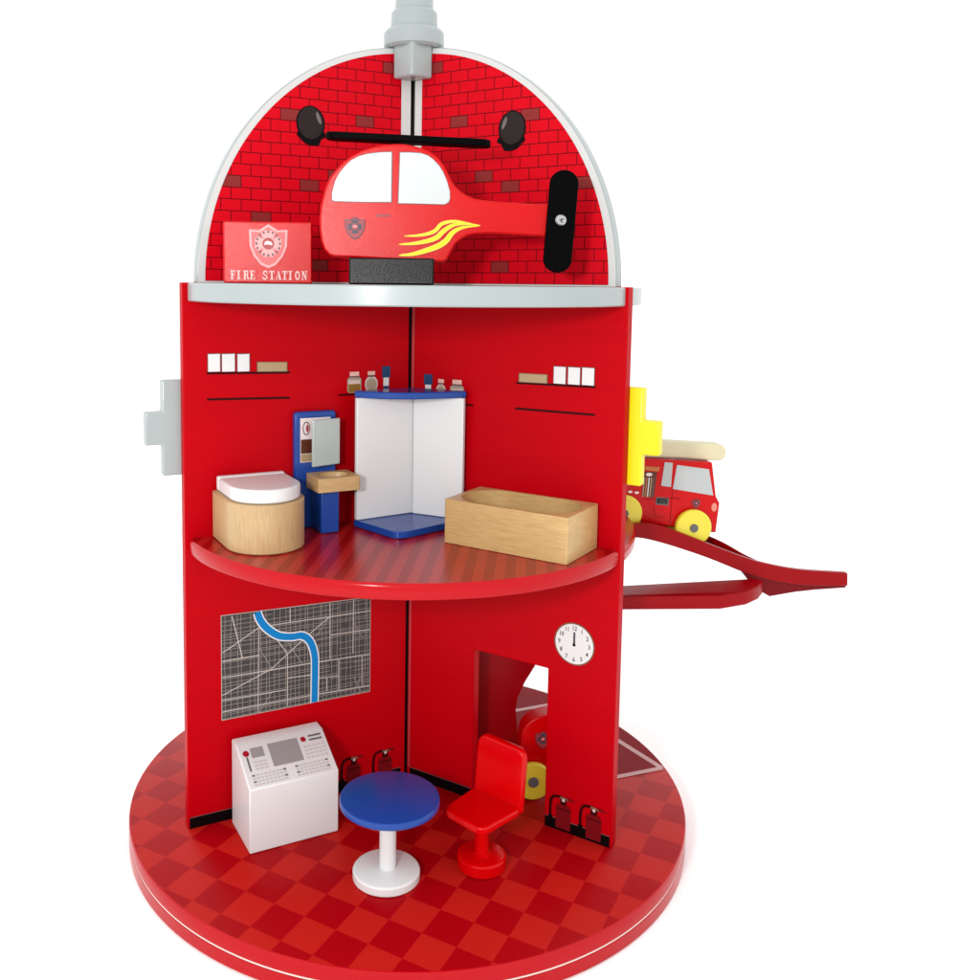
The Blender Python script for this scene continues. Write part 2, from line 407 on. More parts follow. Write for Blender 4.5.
def shelves(side, sg, ax, bx, wx, parent):
    s = []
    for (s0, z0, s1, z1) in ax:
        s.append(([(s0, z0 - 0.0009), (s1, z1 - 0.0009), (s1, z1 + 0.0009), (s0, z0 + 0.0009)], 'shelf_line_print', 1))
    printed('shelf_print', s, WF(side), 1, parent)
    s = [([bx[0], bx[1], bx[2], bx[3]], 'box_print', 3)]
    c = [(sum(p[0] for p in bx) / 4), (sum(p[1] for p in bx) / 4)]
    s.append(([(c[0] + (p[0] - c[0]) * 1.06, c[1] + (p[1] - c[1]) * 1.14) for p in bx], 'box_outline', 2))
    for (a, b, z0, z1) in wx:
        s.append((rect(a, b, z0, z1), 'white_print', 3)); s.append((rect(a - 0.0006, b + 0.0006, z0, z1 + 0.0006), 'outline_print', 2))
    printed('boxes_print', s, WF(side), 1, parent)
shelves('L', 1, [(0.1830, 0.3803, 0.1130, 0.3787), (0.1830, 0.3592, 0.1130, 0.3575)],
        [(0.1407, 0.3806), (0.1157, 0.3800), (0.1157, 0.3873), (0.1407, 0.3879)],
        [(0.1722, 0.1818, 0.3815, 0.3956), (0.1600, 0.1704, 0.3812, 0.3954), (0.1478, 0.1576, 0.3809, 0.3950)], wl)
shelves('R', 1, [(0.1055, 0.3729, 0.1755, 0.3742), (0.1052, 0.3515, 0.1755, 0.3521)],
        [(0.1085, 0.3741), (0.1333, 0.3745), (0.1333, 0.3812), (0.1085, 0.3808)],
        [(0.1395, 0.1497, 0.3748, 0.3884), (0.1520, 0.1620, 0.3750, 0.3886), (0.1640, 0.1740, 0.3752, 0.3889)], wr)

def jars(side, jl, parent, line):
    s = [(rect(min(line[:2]), max(line[:2]), line[2] - 0.0008, line[2] + 0.0008), 'shelf_line_print', 1)]
    for kind, c, zb, w, h in jl:
        if kind == 'jar':
            s += [(rrect(c - w / 2, c + w / 2, zb, zb + h * 0.72, w * 0.16), 'bottle_glass_print', 2),
                  (rect(c - w * 0.42, c + w * 0.42, zb + h * 0.04, zb + h * 0.42), 'bottle_brown_print', 3),
                  (rect(c - w * 0.42, c + w * 0.42, zb + h * 0.42, zb + h * 0.60), 'chrome_print', 3),
                  (rect(c - w * 0.36, c + w * 0.36, zb + h * 0.72, zb + h * 0.80), 'outline_print', 2),
                  (rect(c - w * 0.33, c + w * 0.33, zb + h * 0.80, zb + h), 'bottle_cap_print', 2)]
        elif kind == 'round':
            s += [(ell(c, zb + h * 0.38, w / 2, h * 0.40, 24), 'chrome_print', 2), (ell(c, zb + h * 0.36, w * 0.40, h * 0.31, 24), 'bottle_glass_print', 3),
                  (rect(c - w * 0.22, c + w * 0.22, zb + h * 0.72, zb + h * 0.82), 'outline_print', 2),
                  (rect(c - w * 0.28, c + w * 0.28, zb + h * 0.82, zb + h), 'bottle_cap_print', 2)]
        else:
            s += [(rect(c - w / 2, c + w / 2, zb + h * 0.55, zb + h), 'bottle_blue_print', 2), (rect(c - w * 0.34, c + w * 0.34, zb + h * 0.22, zb + h * 0.55), 'white_print', 2),
                  (rect(c - w * 0.34, c + w * 0.34, zb, zb + h * 0.22), 'bottle_blue_print', 2)]
    printed('bottles_print', s, WF(side), 1, parent)
jars('L', [('jar', 0.0543, 0.3592, 0.0132, 0.0182), ('round', 0.0382, 0.3592, 0.0125, 0.0182), ('tube', 0.0240, 0.3592, 0.0078, 0.0222)], wl, (0.0060, 0.0690, 0.3578))
jars('R', [('tube', 0.0192, 0.3542, 0.0088, 0.0205), ('round', 0.0325, 0.3532, 0.0105, 0.0180), ('jar', 0.0487, 0.3528, 0.0140, 0.0188)], wr, (0.0050, 0.0650, 0.3508))

printed('edge_strip', [(rect(0.0018, 0.0042, 0.0102, 0.4370), 'edge_red', 1)], WF('R'), 1, wr)

# city map
def city_map():
    s = [([(0.1731, 0.0885), (0.1731, 0.1788), (0.0374, 0.1756), (0.0374, 0.0881)], 'map_road', 1),
         ([(0.1726, 0.0890), (0.1726, 0.1783), (0.0379, 0.1751), (0.0379, 0.0886)], 'map_ground', 2)]
    x0, x1, z0 = 0.0379, 0.1726, 0.0888
    ztop = lambda u: 0.1751 + (u - 0.0379) * 0.0237
    rnd = random.Random(4)
    majors = [[(0.1638, .177), (0.1552, .14)], [(0.1721, .1468), (0.14, .164)], [(0.14, .164), (0.113, .1639), (0.0379, .163)], [(0.1722, .1394), (0.1408, .1395)],
        [(0.1723, .1255), (0.1409, .1251), (0.09, .1246), (0.0382, .1228)], [(0.1724, .1105), (0.1302, .1255), (0.1154, .1363), (0.0996, .148), (0.0772, .1631)],
        [(0.1154, .1359), (0.1155, .0896)], [(0.113, .1765), (0.113, .1639)], [(0.0764, .1758), (0.0762, .1253)], [(0.0542, .1752), (0.0544, .1264)], [(0.1247, .1505), (0.1154, .1367)],
        [(0.1725, .106), (0.1162, .1049)], [(0.1725, .096), (0.09, .0956), (0.038, .0941)], [(0.1154, .1151), (0.09, .1136)], [(0.09, .1097), (0.068, .1086)],
        [(0.068, .1244), (0.0679, .0954)], [(0.0791, .1085), (0.0791, .0967)], [(0.0763, .1469), (0.0384, .1461)]]
    for n_, l in enumerate(majors):
        for q in stroke(l, 0.00075): s.append((q, 'map_road', 4.2 + 0.035 * n_))
    for l in ([(0.1407, .1637), (0.1418, .0886)], [(0.0455, .1232), (0.0453, .0935)]):
        for q in stroke(l, 0.0015): s.append((q, 'map_minor', 4))
    # fine street grid in districts
    xs = [x1, 0.157, 0.1412, 0.129, 0.1154, 0.102, 0.09, 0.0764, 0.068, 0.0542, 0.0455, x0]
    zs = [z0, 0.0958, 0.1055, 0.115, 0.1252, 0.1394, 0.147, 0.1556, 0.1636, 0.1755]
    n_ = 0
    for i in range(len(xs) - 1):
        u1, u0 = xs[i], xs[i + 1]
        k = 3 if u1 - u0 > 0.011 else 2
        for t in range(1, k + 1):
            u = u0 + (u1 - u0) * (t - 0.5 + rnd.uniform(-0.18, 0.18)) / k
            j = 0
            while j < len(zs) - 1:
                e = min(len(zs) - 1, j + rnd.choice((2, 3, 4, 5)))
                v1 = zs[e] if e < len(zs) - 1 else ztop(u) - 0.0004
                uu = min(max(u + rnd.uniform(-0.001, 0.001), u0), u1)
                for q in stroke([(u, zs[j]), (uu, v1)], 0.00042): s.append((q, 'map_minor', 3 + 0.03 * (n_ % 12)))
                u = uu; n_ += 1; j = e
                if rnd.random() < 0.15: j += 1
    for j in range(len(zs) - 1):
        v0, v1 = zs[j], zs[j + 1]
        for t in range(1, 4):
            v = v0 + (v1 - v0) * (t - 0.5 + rnd.uniform(-0.2, 0.2)) / 3
            i = 0
            while i < len(xs) - 1:
                e = min(len(xs) - 1, i + rnd.choice((1, 2, 3, 4)))
                vv = v + rnd.uniform(-0.0005, 0.0005)
                for q in stroke([(xs[i], v), (xs[e], vv)], 0.00042): s.append((q, 'map_minor', 3.4 + 0.03 * (n_ % 12)))
                v = vv; n_ += 1; i = e
                if rnd.random() < 0.2: i += 1
    for k in range(9):
        i = rnd.randrange(len(xs) - 2); j = rnd.randrange(len(zs) - 3)
        p = [(xs[i], zs[j]), (xs[i + 1], zs[j + 2])] if k % 2 else [(xs[i + 1], zs[j]), (xs[i], zs[j + 2])]
        for q in stroke(p, 0.0005): s.append((q, 'map_minor', 3.8 + 0.03 * k))
    rv = smooth_pts([(0.1421, 0.1772), (0.1392, 0.1695), (0.1331, 0.1614), (0.1232, 0.1538), (0.1115, 0.151), (0.102, 0.1504), (0.0949, 0.1441), (0.0908, 0.1318), (0.0903, 0.116), (0.0908, 0.0888)], 8)
    for q in stroke(rv, 0.0080): s.append((q, 'white_print', 5))
    for q in stroke(rv, 0.0058): s.append((q, 'map_river', 6))
    printed('city_map', s, WF('L'), 1, wl)
city_map()

# clock
def clock():
    cs, cz, rs, rz = 0.1635, 0.1628, 0.0166, 0.0166
    s = [(ell(cs, cz, rs + 0.0011, rz + 0.0011, 48), 'box_outline', 1), (ell(cs, cz, rs, rz, 48), 'white_print', 2)]
    for k in range(1, 13):
        a = pi / 2 - k * pi / 6; r = 0.0131
        for tri in text_mesh(str(k), 0.0050, lambda x, y: (x, y)):
            s.append(([(cs + r * cos(a) + p[0] * 0.9, cz + r * sin(a) + p[1]) for p in tri], 'black_print', 3))
    s.append((rect(cs - 0.00085, cs + 0.00085, cz - 0.0006, cz + 0.0100), 'badge_blue', 4))
    s.append((ell(cs, cz - 0.0006, 0.0013, 0.0013, 16), 'black_print', 5))
    printed('clock_face', s, WF('R'), 1, wr)
clock()

def extinguisher(side, c, sg, parent):
    """sg: +1 when the hose hangs on the side nearer the centre"""
    f = lambda u: c + sg * u
    s = []
    hose = smooth_pts([(f(-0.0115), 0.0098), (f(-0.0118), 0.0180), (f(-0.0108), 0.0258), (f(-0.0075), 0.0292), (f(-0.002), 0.0295)], 5)
    for q in stroke(hose, 0.0023): s.append((q, 'shelf_line_print', 3))
    s.append((rect(min(f(-0.0135), f(-0.0095)), max(f(-0.0135), f(-0.0095)), 0.0035, 0.0118), 'black_print', 4))
    s.append((rrect(c - 0.0066, c + 0.0066, 0.0024, 0.0215, 0.0008), 'dark_red_print', 4))
    s.append((rrect(c - 0.0060, c + 0.0060, 0.0150, 0.0238, 0.0030), 'dark_red_print', 5))
    s.append((rect(c - 0.0060, c + 0.0060, 0.0192, 0.0200), 'shelf_line_print', 6))
    s.append((rect(c - 0.0026, c + 0.0026, 0.0236, 0.0282), 'shelf_line_print', 5))
    s.append(([(f(-0.003), 0.0295), (f(0.0065), 0.0308), (f(0.0105), 0.0282), (f(0.004), 0.0285)], 'dark_red_print', 5))
    s.append(([(f(-0.0035), 0.0284), (f(-0.0022), 0.0308), (f(0.0035), 0.0300), (f(0.0048), 0.0280), (f(0.001), 0.0287)], 'box_outline', 6))
    s.append((ell(f(0.0002), 0.0278, 0.0014, 0.0015, 12), 'chrome_print', 7))
    printed('extinguisher_print', s, WF(side), 1, parent)
extinguisher('L', 0.0530, -1, wl); extinguisher('L', 0.0220, -1, wl)
extinguisher('R', 0.1578, 1, wr); extinguisher('R', 0.1848, 1, wr)

# brick walls of the top storey
def clip(poly, a, b, c):
    out = []
    for i in range(len(poly)):
        p, q = poly[i - 1], poly[i]
        dp, dq = a * p[0] + b * p[1] + c, a * q[0] + b * q[1] + c
        if dp * dq < 0:
            t = dp / (dp - dq); out.append((p[0] + (q[0] - p[0]) * t, p[1] + (q[1] - p[1]) * t))
        if dq >= 0: out.append(q)
    return out
def brick_wall(side, s_in, centre_off, dark, bell, brick_ref):
    T = 0.010; ro, rz = 0.1905, 0.2025
    out = [(s_in, ZP), (ro, ZP)] + [(ro * cos(t), ZP + rz * sin(t)) for t in [pi / 2 * i / 48 for i in range(1, 48)] if ro * cos(t) > s_in] + [(s_in, ZP + rz * sin(math.acos(s_in / ro)))]
    bm = bmesh.new()
    if side == 'B': prism(bm, out, WF('B'), 0.005, -0.005)
    else: prism(bm, out, WF(side), 0.0, -T)
    pn = link('brick_wall', bm, 'grey_paint', station, bevel=0.0009)
    if side == 'B': return
    mg = [(s_in + 0.0006, ZP + 0.0004)] + [((ro - .0010) * cos(t), ZP + 0.0004 + (rz - .0014) * sin(t)) for t in [pi / 2 * i / 64 for i in range(0, 64)] if (ro - .0010) * cos(t) > s_in + 0.0006] + [(s_in + 0.0006, ZP + rz - 0.0016)]
    si = s_in + centre_off; rb, rbz = 0.1835, 0.1972
    inner = [(si, ZP + 0.0016)] + [(rb * cos(t), ZP + 0.0016 + (rbz - .0016) * sin(t)) for t in [pi / 2 * i / 40 for i in range(0, 40)] if rb * cos(t) > si] + [(si, ZP + rbz * sqrt(1 - (si / rb) ** 2))]
    s = [(mg, 'margin_white', 0), (inner, 'mortar_print', 1)]
    # bricks: individual quads clipped to the arch
    bw, bh = 0.0166, 0.00935; (bu, bv) = brick_ref
    planes = []
    for i in range(len(inner)):
        p, q = inner[i], inner[(i + 1) % len(inner)]
        a, b = -(q[1] - p[1]), (q[0] - p[0]); l = math.hypot(a, b)
        if l < 1e-7: continue
        planes.append((a / l, b / l, -(a * p[0] + b * p[1]) / l))
    ci = (0.06, ZP + 0.06)
    planes = [(a, b, c) if a * ci[0] + b * ci[1] + c > 0 else (-a, -b, -c) for a, b, c in planes]
    g = 0.00075
    darks = set()
    for (du, dv) in dark:
        j = math.floor((dv - bv) / bh); off = 0.5 if j % 2 else 0.0
        i = math.floor((du - bu) / bw - off); darks.add((i, j))
    for j in range(-18, 12):
        off = 0.5 if j % 2 else 0.0
        for i in range(-5, 14):
            u0 = bu + (i + off) * bw; v0 = bv + j * bh
            p = rect(u0 + g / 2, u0 + bw - g / 2, v0 + g / 2, v0 + bh - g / 2)
            for a, b, c in planes:
                p = clip(p, a, b, c)
                if len(p) < 3: break
            if len(p) < 3: continue
            s.append((p, 'brick_dark_print' if (i, j) in darks else 'brick_red_print', 2))
    printed('brick_print', s, WF(side), 1, pn)
    # alarm bell printed over the bricks
    (bc, bz, lean) = bell
    s = [(ell(bc, bz, 0.0125, 0.0142, 36), 'black_print', 6), (ell(bc, bz + 0.0003, 0.0112, 0.0130, 36), 'bell_print', 7)]
    s.append((smooth_pts([(bc - 0.012, bz - 0.006), (bc - 0.0138, bz - 0.0100), (bc - 0.0095, bz - 0.0125), (bc - 0.0066, bz - 0.0175), (bc + 0.0035, bz - 0.0172), (bc + 0.0088, bz - 0.0130), (bc + 0.0120, bz - 0.0100), (bc + 0.010, bz - 0.005)], 3), 'black_print', 5))
    cr = [(bc + lean * (0.0070) + 0.0016 * cos(t) * 1.0, bz + 0.0045 + 0.0052 * sin(t)) for t in [2 * pi * i / 20 for i in range(20)]]
    a = lean * radians(22); c0 = (bc + lean * 0.0066, bz + 0.0045)
    cr = [(c0[0] + (x - c0[0]) * cos(a) - (y - c0[1]) * sin(a), c0[1] + (x - c0[0]) * sin(a) + (y - c0[1]) * cos(a)) for x, y in cr]
    s.append((cr, 'bell_light_print', 8))
    printed('bell_print', s, WF(side), 1, pn)
LDK = [(0.1149, 0.5919), (0.0469, 0.5898), (0.164, 0.5355), (0.0963, 0.5335), (0.138, 0.5054), (0.0235, 0.6383), (0.0881, 0.4651), (0.0772, 0.5413)]
RDK = [(0.1122, 0.5918), (0.0462, 0.5898), (0.0703, 0.5426), (0.0941, 0.5333), (0.162, 0.5355), (0.0862, 0.4669), (0.0248, 0.6378)]
brick_wall('L', 0.0020, 0.0098, LDK, (0.0948, 0.5842, -1), (0.0376, 0.5850))
brick_wall('R', 0.0014, 0.0078, RDK, (0.0972, 0.5800, -1), (0.0383, 0.5850))
brick_wall('B', 0.0080, 0.0, None, None, None)

# grey cap joining the three walls
bm = bmesh.new()
ZA = ZP + 0.2012
lathe(bm, [(0.0238, 0.0), (0.0262, 0.0022), (0.0262, 0.0130), (0.0240, 0.0162), (0.0205, 0.0172), (0.0200, 0.0300), (0.0185, 0.0322), (0.0165, 0.0330), (0.0162, 0.0560), (0.0150, 0.0572)], (0, 0, ZA), 48)
cap = link('roof_cap', bm, 'grey_paint', station, smooth=True, angle=30)
for k in range(3):                              # three wedges that reach down between the walls
    a0 = {0: (-pi / 2 - AL, -pi / 2 + AR), 1: (-pi / 2 + AR, pi / 2 - th3), 2: (pi / 2 - th3, 3 * pi / 2 - AL)}[k]
    amid = (a0[0] + a0[1]) / 2
    tip = (0.0262 * cos(amid), 0.0262 * sin(amid)); inn = (0.0022 * cos(amid), 0.0022 * sin(amid))
    e0, e1 = a0[0] + 0.06, a0[1] - 0.06
    left = (0.0205 * cos(e0), 0.0205 * sin(e0)); right = (0.0205 * cos(e1), 0.0205 * sin(e1))
    outl = [inn, left, tip, right]
    bm = bmesh.new()
    prism(bm, outl, XY, ZA - 0.0265, ZA + 0.012)
    link('cap_wedge', bm, 'grey_paint', cap, bevel=0.0022, seg=4)

# cross-shaped handles at the outer wall ends
def cross(side, c, hb, ha, m):
    """plus-shaped plate fixed behind the outer edge of a wall panel"""
    z0, z1, za, zb = 0.2972, 0.3748, 0.3226, 0.3496
    pts = [(c - hb, z0), (c + hb, z0), (c + hb, za), (c + ha, za), (c + ha, zb), (c + hb, zb), (c + hb, z1), (c - hb, z1), (c - hb, zb), (c - ha, zb), (c - ha, za), (c - hb, za)]
    bm = bmesh.new(); prism(bm, pts, WF(side), -0.0104, -0.0200)
    return link('cross_handle', bm, m, station, bevel=0.0015, seg=3)
cross('L', 0.2020, 0.0144, 0.0278, 'grey_paint')
cross('R', 0.1962, 0.0142, 0.0280, 'yellow_paint')

# ------------------------------------------------------------------ things on the ground floor
# console
con = thing('control_console', 'white control desk with printed keys and grey screen, standing below the city map', 'control desk', (*W('L', 0.1285, 0.031, 0)[:2], 0.0))
def LW(u, v, t): return W('L', t, u, v)      # profile in (d, z), extruded along s
bm = bmesh.new()
prism(bm, [(0.0062, 0.0004), (0.0562, 0.0004), (0.0562, 0.0535), (0.0195, 0.0735), (0.0062, 0.0738)], LW, 0.0905, 0.1664)
link('body', bm, 'white_paint', con, bevel=0.0009)
p0 = Vector((0.0195, 0.0735)); p1 = Vector((0.0562, 0.0535)); dv = (p1 - p0); ln = dv.length; dv /= ln; nn = Vector((-dv.y, dv.x)); nn = nn if nn.y > 0 else -nn
def SL(u, v, h):  # u: 0..1 left to right as seen, v: 0 top .. 1 bottom on the slope
    s_ = 0.1664 - 0.0759 * u; p = p0 + dv * (ln * v) + nn * h
    return W('L', s_, p.x, p.y)
s = [(rect(0.13, 0.27, 0.12, 0.34), 'screen_grey', 1), (rect(0.33, 0.67, 0.10, 0.62), 'screen_grey', 1)]
s += [(ell(0.075, 0.22, 0.034, 0.068, 18), 'lamp_print', 2), (ell(0.735, 0.17, 0.030, 0.060, 18), 'lamp_print', 2)]
s += [(rect(0.066, 0.084, 0.30, 0.62), 'line_grey', 1), (rect(0.80, 0.95, 0.10, 0.14), 'line_grey', 1), (rect(0.80, 0.95, 0.19, 0.23), 'line_grey', 1)]
for i in range(3):
    for j in range(3): s.append((rect(0.13 + i * 0.05, 0.17 + i * 0.05, 0.42 + j * 0.075, 0.46 + j * 0.075), 'key_grey', 1))
for i in range(5):
    for j in range(4): s.append((rect(0.71 + i * 0.052, 0.745 + i * 0.052, 0.32 + j * 0.085, 0.36 + j * 0.085), 'key_grey', 1))
for blk in (0.07, 0.55):
    for i in range(9):
        for j in range(4):
            c_ = 'line_grey' if (i in (0, 8) and j % 2 == 0) else 'key_grey'
            s.append((rect(blk + i * 0.043, blk + 0.031 + i * 0.043, 0.70 + j * 0.068, 0.735 + j * 0.068), c_, 1))
printed('keyboard_print', s, SL, 1, con)

# table
TC = (-0.0235, -0.1500)
tb = thing('round_table', 'small round table with blue top on a white pedestal', 'table', (*TC, 0.0))
bm = bmesh.new()
lathe(bm, [(0.0248, 0.0004), (0.0258, 0.0014), (0.0258, 0.0066), (0.0250, 0.0076), (0.0242, 0.0080)], (*TC, 0), 64)
link('table_base', bm, 'white_paint', tb)
bm = bmesh.new(); lathe(bm, [(0.0064, 0.0080), (0.0064, 0.0580)], (TC[0] + 0.001, TC[1] + 0.001, 0), 32); link('pedestal', bm, 'white_paint', tb)
bm = bmesh.new()
lathe(bm, [(0.0365, 0.0578), (0.0382, 0.0592), (0.0384, 0.0622), (0.0378, 0.0638), (0.0366, 0.0643)], (TC[0] + 0.0022, TC[1] + 0.002, 0), 80)
link('table_top', bm, 'blue_paint', tb)

# chair
CC = (0.0515, -0.1385)
ch = thing('swivel_chair', 'red swivel chair with square seat, standing in front of the doorway', 'chair', (*CC, 0.0))
bm = bmesh.new(); lathe(bm, [(0.0182, 0.0004), (0.0192, 0.0014), (0.0192, 0.0092), (0.0184, 0.0102), (0.0172, 0.0106)], (*CC, 0), 56); link('chair_base', bm, 'chair_red_paint', ch)
bm = bmesh.new(); lathe(bm, [(0.0078, 0.0104), (0.0056, 0.0118), (0.0052, 0.0400)], (*CC, 0), 28); link('stem', bm, 'chair_red_paint', ch)
A_ = Vector((0.0205, -0.1335)); B_ = Vector((0.0480, -0.1655)); C_ = Vector((0.0845, -0.1350)); D_ = Vector((0.0515, -0.1005))
def bil(u, v): p = A_ * (1 - u) * (1 - v) + B_ * u * (1 - v) + C_ * u * v + D_ * (1 - u) * v; return p
def SEAT(u, v, t): p = bil(u, v); return (p.x, p.y, t)
bm = bmesh.new(); prism(bm, rrect(0, 1, 0, 1, 0.16, 6), SEAT, 0.0388, 0.0452)
link('seat', bm, 'chair_red_paint', ch, bevel=0.0018, seg=4)
bdir = (C_ - D_).normalized(); bn = Vector((bdir.y, -bdir.x)); 
if bn.dot(A_ - D_) > 0: bn = -bn                      # points backwards, away from the seat
def BACK(u, v, t):   # u along the rear edge, v height, t thickness (backwards)
    lean = (v - 0.043) * 0.10
    p = D_ + bdir * u + bn * (t + lean - 0.004)
    return (p.x, p.y, v)
LB = (C_ - D_).length
bm = bmesh.new()
prism(bm, [(0.0003, 0.0400), (LB - 0.0003, 0.0400), (LB - 0.0005, 0.0800)] + [(LB - 0.009 + 0.0085 * cos(a), 0.0815 + 0.0085 * sin(a)) for a in [radians(10 + 10 * i) for i in range(8)]] +
      [(0.009 + 0.0085 * cos(a), 0.0815 + 0.0085 * sin(a)) for a in [radians(90 + 10 * i) for i in range(9)]] + [(0.0005, 0.0780)], BACK, 0.0, 0.0062)
link('backrest', bm, 'chair_red_paint', ch, bevel=0.0018, seg=4)

# ------------------------------------------------------------------ bathroom storey
def dshape(s0, s1, d0, dmax, n=28):
    r = (s1 - s0) / 2; c = (s0 + s1) / 2; dy = dmax - r
    return [(s1, d0), (s1, dy)] + [(c + r * cos(a), dy + r * sin(a)) for a in [pi * i / n for i in range(1, n)]] + [(s0, dy), (s0, d0)]
to = thing('toy_toilet', 'toy toilet of light wood with a white lid', 'toilet', (*W('L', 0.149, 0.035, 0)[:2], ZM))
bm = bmesh.new(); prism(bm, dshape(0.1175, 0.1797, 0.0015, 0.0735), WT('L'), ZM + 0.0003, ZM + 0.0388); link('bowl', bm, 'beech_toilet', to, bevel=0.0012)
bm = bmesh.new(); prism(bm, dshape(0.1205, 0.1768, 0.0100, 0.0700), WT('L'), ZM + 0.0390, ZM + 0.0500); link('lid', bm, 'white_paint', to, bevel=0.0016, seg=4)
bm = bmesh.new(); box(bm, WT('L'), 0.1205, 0.1768, 0.0030, 0.0096, ZM + 0.0390, ZM + 0.0507); link('hinge_block', bm, 'white_paint', to, bevel=0.0014, seg=3)

def hollow(bm, outer, inner, fn, zb, zt, zf, k=0.86):
    """block with a hollow: outer/inner outlines, floor of hollow at zf"""
    ot = [bm.verts.new(fn(u, v, zt)) for u, v in outer]; ob = [bm.verts.new(fn(u, v, zb)) for u, v in outer]
    it = [bm.verts.new(fn(u, v, zt)) for u, v in inner]
    cx = sum(p[0] for p in inner) / len(inner); cy = sum(p[1] for p in inner) / len(inner)
    mid = [bm.verts.new(fn(cx + (u - cx) * (1 + k) / 2 * 1.03, cy + (v - cy) * (1 + k) / 2 * 1.03, zf + (zt - zf) * 0.25)) for u, v in inner]
    ib = [bm.verts.new(fn(cx + (u - cx) * k, cy + (v - cy) * k, zf)) for u, v in inner]
    e = [bm.edges.new((ot[i], ot[(i + 1) % len(ot)])) for i in range(len(ot))] + [bm.edges.new((it[i], it[(i + 1) % len(it)])) for i in range(len(it))]
    bmesh.ops.triangle_fill(bm, use_beauty=True, use_dissolve=False, edges=e)
    for i in range(len(ot)): bm.faces.new([ot[i], ob[i], ob[(i + 1) % len(ot)], ot[(i + 1) % len(ot)]])
    for i in range(len(it)):
        j = (i + 1) % len(it)
        bm.faces.new([it[i], it[j], mid[j], mid[i]]); bm.faces.new([mid[i], mid[j], ib[j], ib[i]])
    bm.faces.new(ob[::-1]); bm.faces.new(ib)

# wash basin with mirror cabinet
wb = thing('toy_washbasin', 'blue toy washbasin with mirror cabinet and wooden basin, between toilet and shower', 'washbasin', (*W('L', 0.088, 0.018, 0)[:2], ZM))
bm = bmesh.new()
prism(bm, [(0.0738, ZM + 0.0004), (0.1108, ZM + 0.0004), (0.1108, 0.3440), (0.1090, 0.3458), (0.0760, 0.3458), (0.0738, 0.3440)], WF('L'), 0.0008, 0.0068)
link('back_panel', bm, 'blue_paint', wb, bevel=0.0010)
bm = bmesh.new(); box(bm, WT('L'), 0.0805, 0.0965, 0.0070, 0.0310, ZM + 0.0003, 0.2822); link('pedestal', bm, 'blue_paint', wb, bevel=0.0010)
bm = bmesh.new()
hollow(bm, rrect(0.0640, 0.1015, 0.0072, 0.0375, 0.002, 3), ell(0.0828, 0.0225, 0.0130, 0.0098, 32), WT('L'), 0.2824, 0.2942, 0.2875)
link('basin', bm, 'beech_basin', wb, bevel=0.0007)
cub = printed('cabinet_shelf_print', [(rect(0.0790, 0.1062, 0.3030, 0.3405), 'badge_white', 1), (rect(0.0790, 0.1057, 0.3105, 0.3225), 'brown_print', 2), (rect(0.0790, 0.1057, 0.3035, 0.3100), 'box_print', 2),
      (ell(0.1008, 0.3318, 0.0034, 0.0058, 20), 'outline_print', 3), (ell(0.1008, 0.3318, 0.0026, 0.0048, 20), 'badge_white', 4), (ell(0.1000, 0.3318, 0.0012, 0.0034, 12), 'badge_red', 5)],
      lambda u, v, h: W('L', u, 0.0069 + h, v), 1, wb)
bm = bmesh.new()
def DOOR(u, v, t): a = W('L', 0.0995, 0.0195, 0); b = W('L', 0.0728, 0.0135, 0); d = Vector(b) - Vector(a); n = Vector((d.y, -d.x, 0)).normalized(); p = Vector(a) + d * u + n * t; return (p.x, p.y, v)
box(bm, DOOR, 0.0, 1.0, 0.3008, 0.3400, 0.0, -0.0022)
link('mirror_door', bm, 'mirror_silver', wb, bevel=0.0006)
bm = bmesh.new()
lathe(bm, [(0.0010, 0.3050), (0.0010, 0.3360)], (*W('L', 0.0735, 0.0098, 0)[:2], 0), 10); link('hinge_pin', bm, 'steel', wb)

# shower corner
sw = thing('toy_shower', 'white corner shower cabin with blue tray and blue top, in the corner behind the bathtub', 'shower', (-0.010, -0.045, ZM))
Bp = Vector((0.0002, -0.0150)); Lp = Vector((-0.0498, -0.0420)); Rp = Vector((0.0455, -0.0410))
def quadcurve(a, f, b, bulge, n=10):
    pts = []
    for i in range(n + 1):
        t = i / n; pts.append((a.x * (1 - t) ** 2 + 2 * f.x * t * (1 - t) + b.x * t * t, a.y * (1 - t) ** 2 + 2 * f.y * t * (1 - t) + b.y * t * t))
    return pts
Fp = Vector((-0.0135, -0.0880))
ft_l = Lp.lerp(Fp, 0.80); ft_r = Rp.lerp(Fp, 0.80)
tray = [tuple(Bp), tuple(Lp)] + quadcurve(ft_l, Fp, ft_r, 0) + [tuple(Rp)]
bm = bmesh.new(); prism(bm, tray, XY, ZM + 0.0003, ZM + 0.0062); link('tray', bm, 'blue_paint', sw, bevel=0.0008)
tl = (Lp - Bp).normalized(); tr = (Rp - Bp).normalized()
def slab(a, b, th, z0, z1, nm):
    d = (b - a).normalized(); n = Vector((d.y, -d.x)); n = n if n.y < 0 else -n
    bm = bmesh.new(); prism(bm, [tuple(a), tuple(b), tuple(b + n * th), tuple(a + n * th)], XY, z0, z1)
    return link(nm, bm, 'white_paint', sw, bevel=0.0007)
slab(Bp - tl * 0.0, Lp + (Bp - Lp).normalized() * 0.0006, 0.0046, ZM + 0.0064, 0.3574, 'side_wall')
slab(Bp + tr * 0.0042, Rp + (Bp - Rp).normalized() * 0.0006, 0.0046, ZM + 0.0064, 0.3574, 'side_wall')
Ft = Vector((-0.0128, -0.0675))
topo = [tuple(Bp), tuple(Lp)] + quadcurve(Lp.lerp(Ft, 0.12), Ft, Rp.lerp(Ft, 0.12), 0, 16) + [tuple(Rp)]
bm = bmesh.new(); prism(bm, topo, XY, 0.3576, 0.3634); link('top_panel', bm, 'blue_paint', sw, bevel=0.0008)

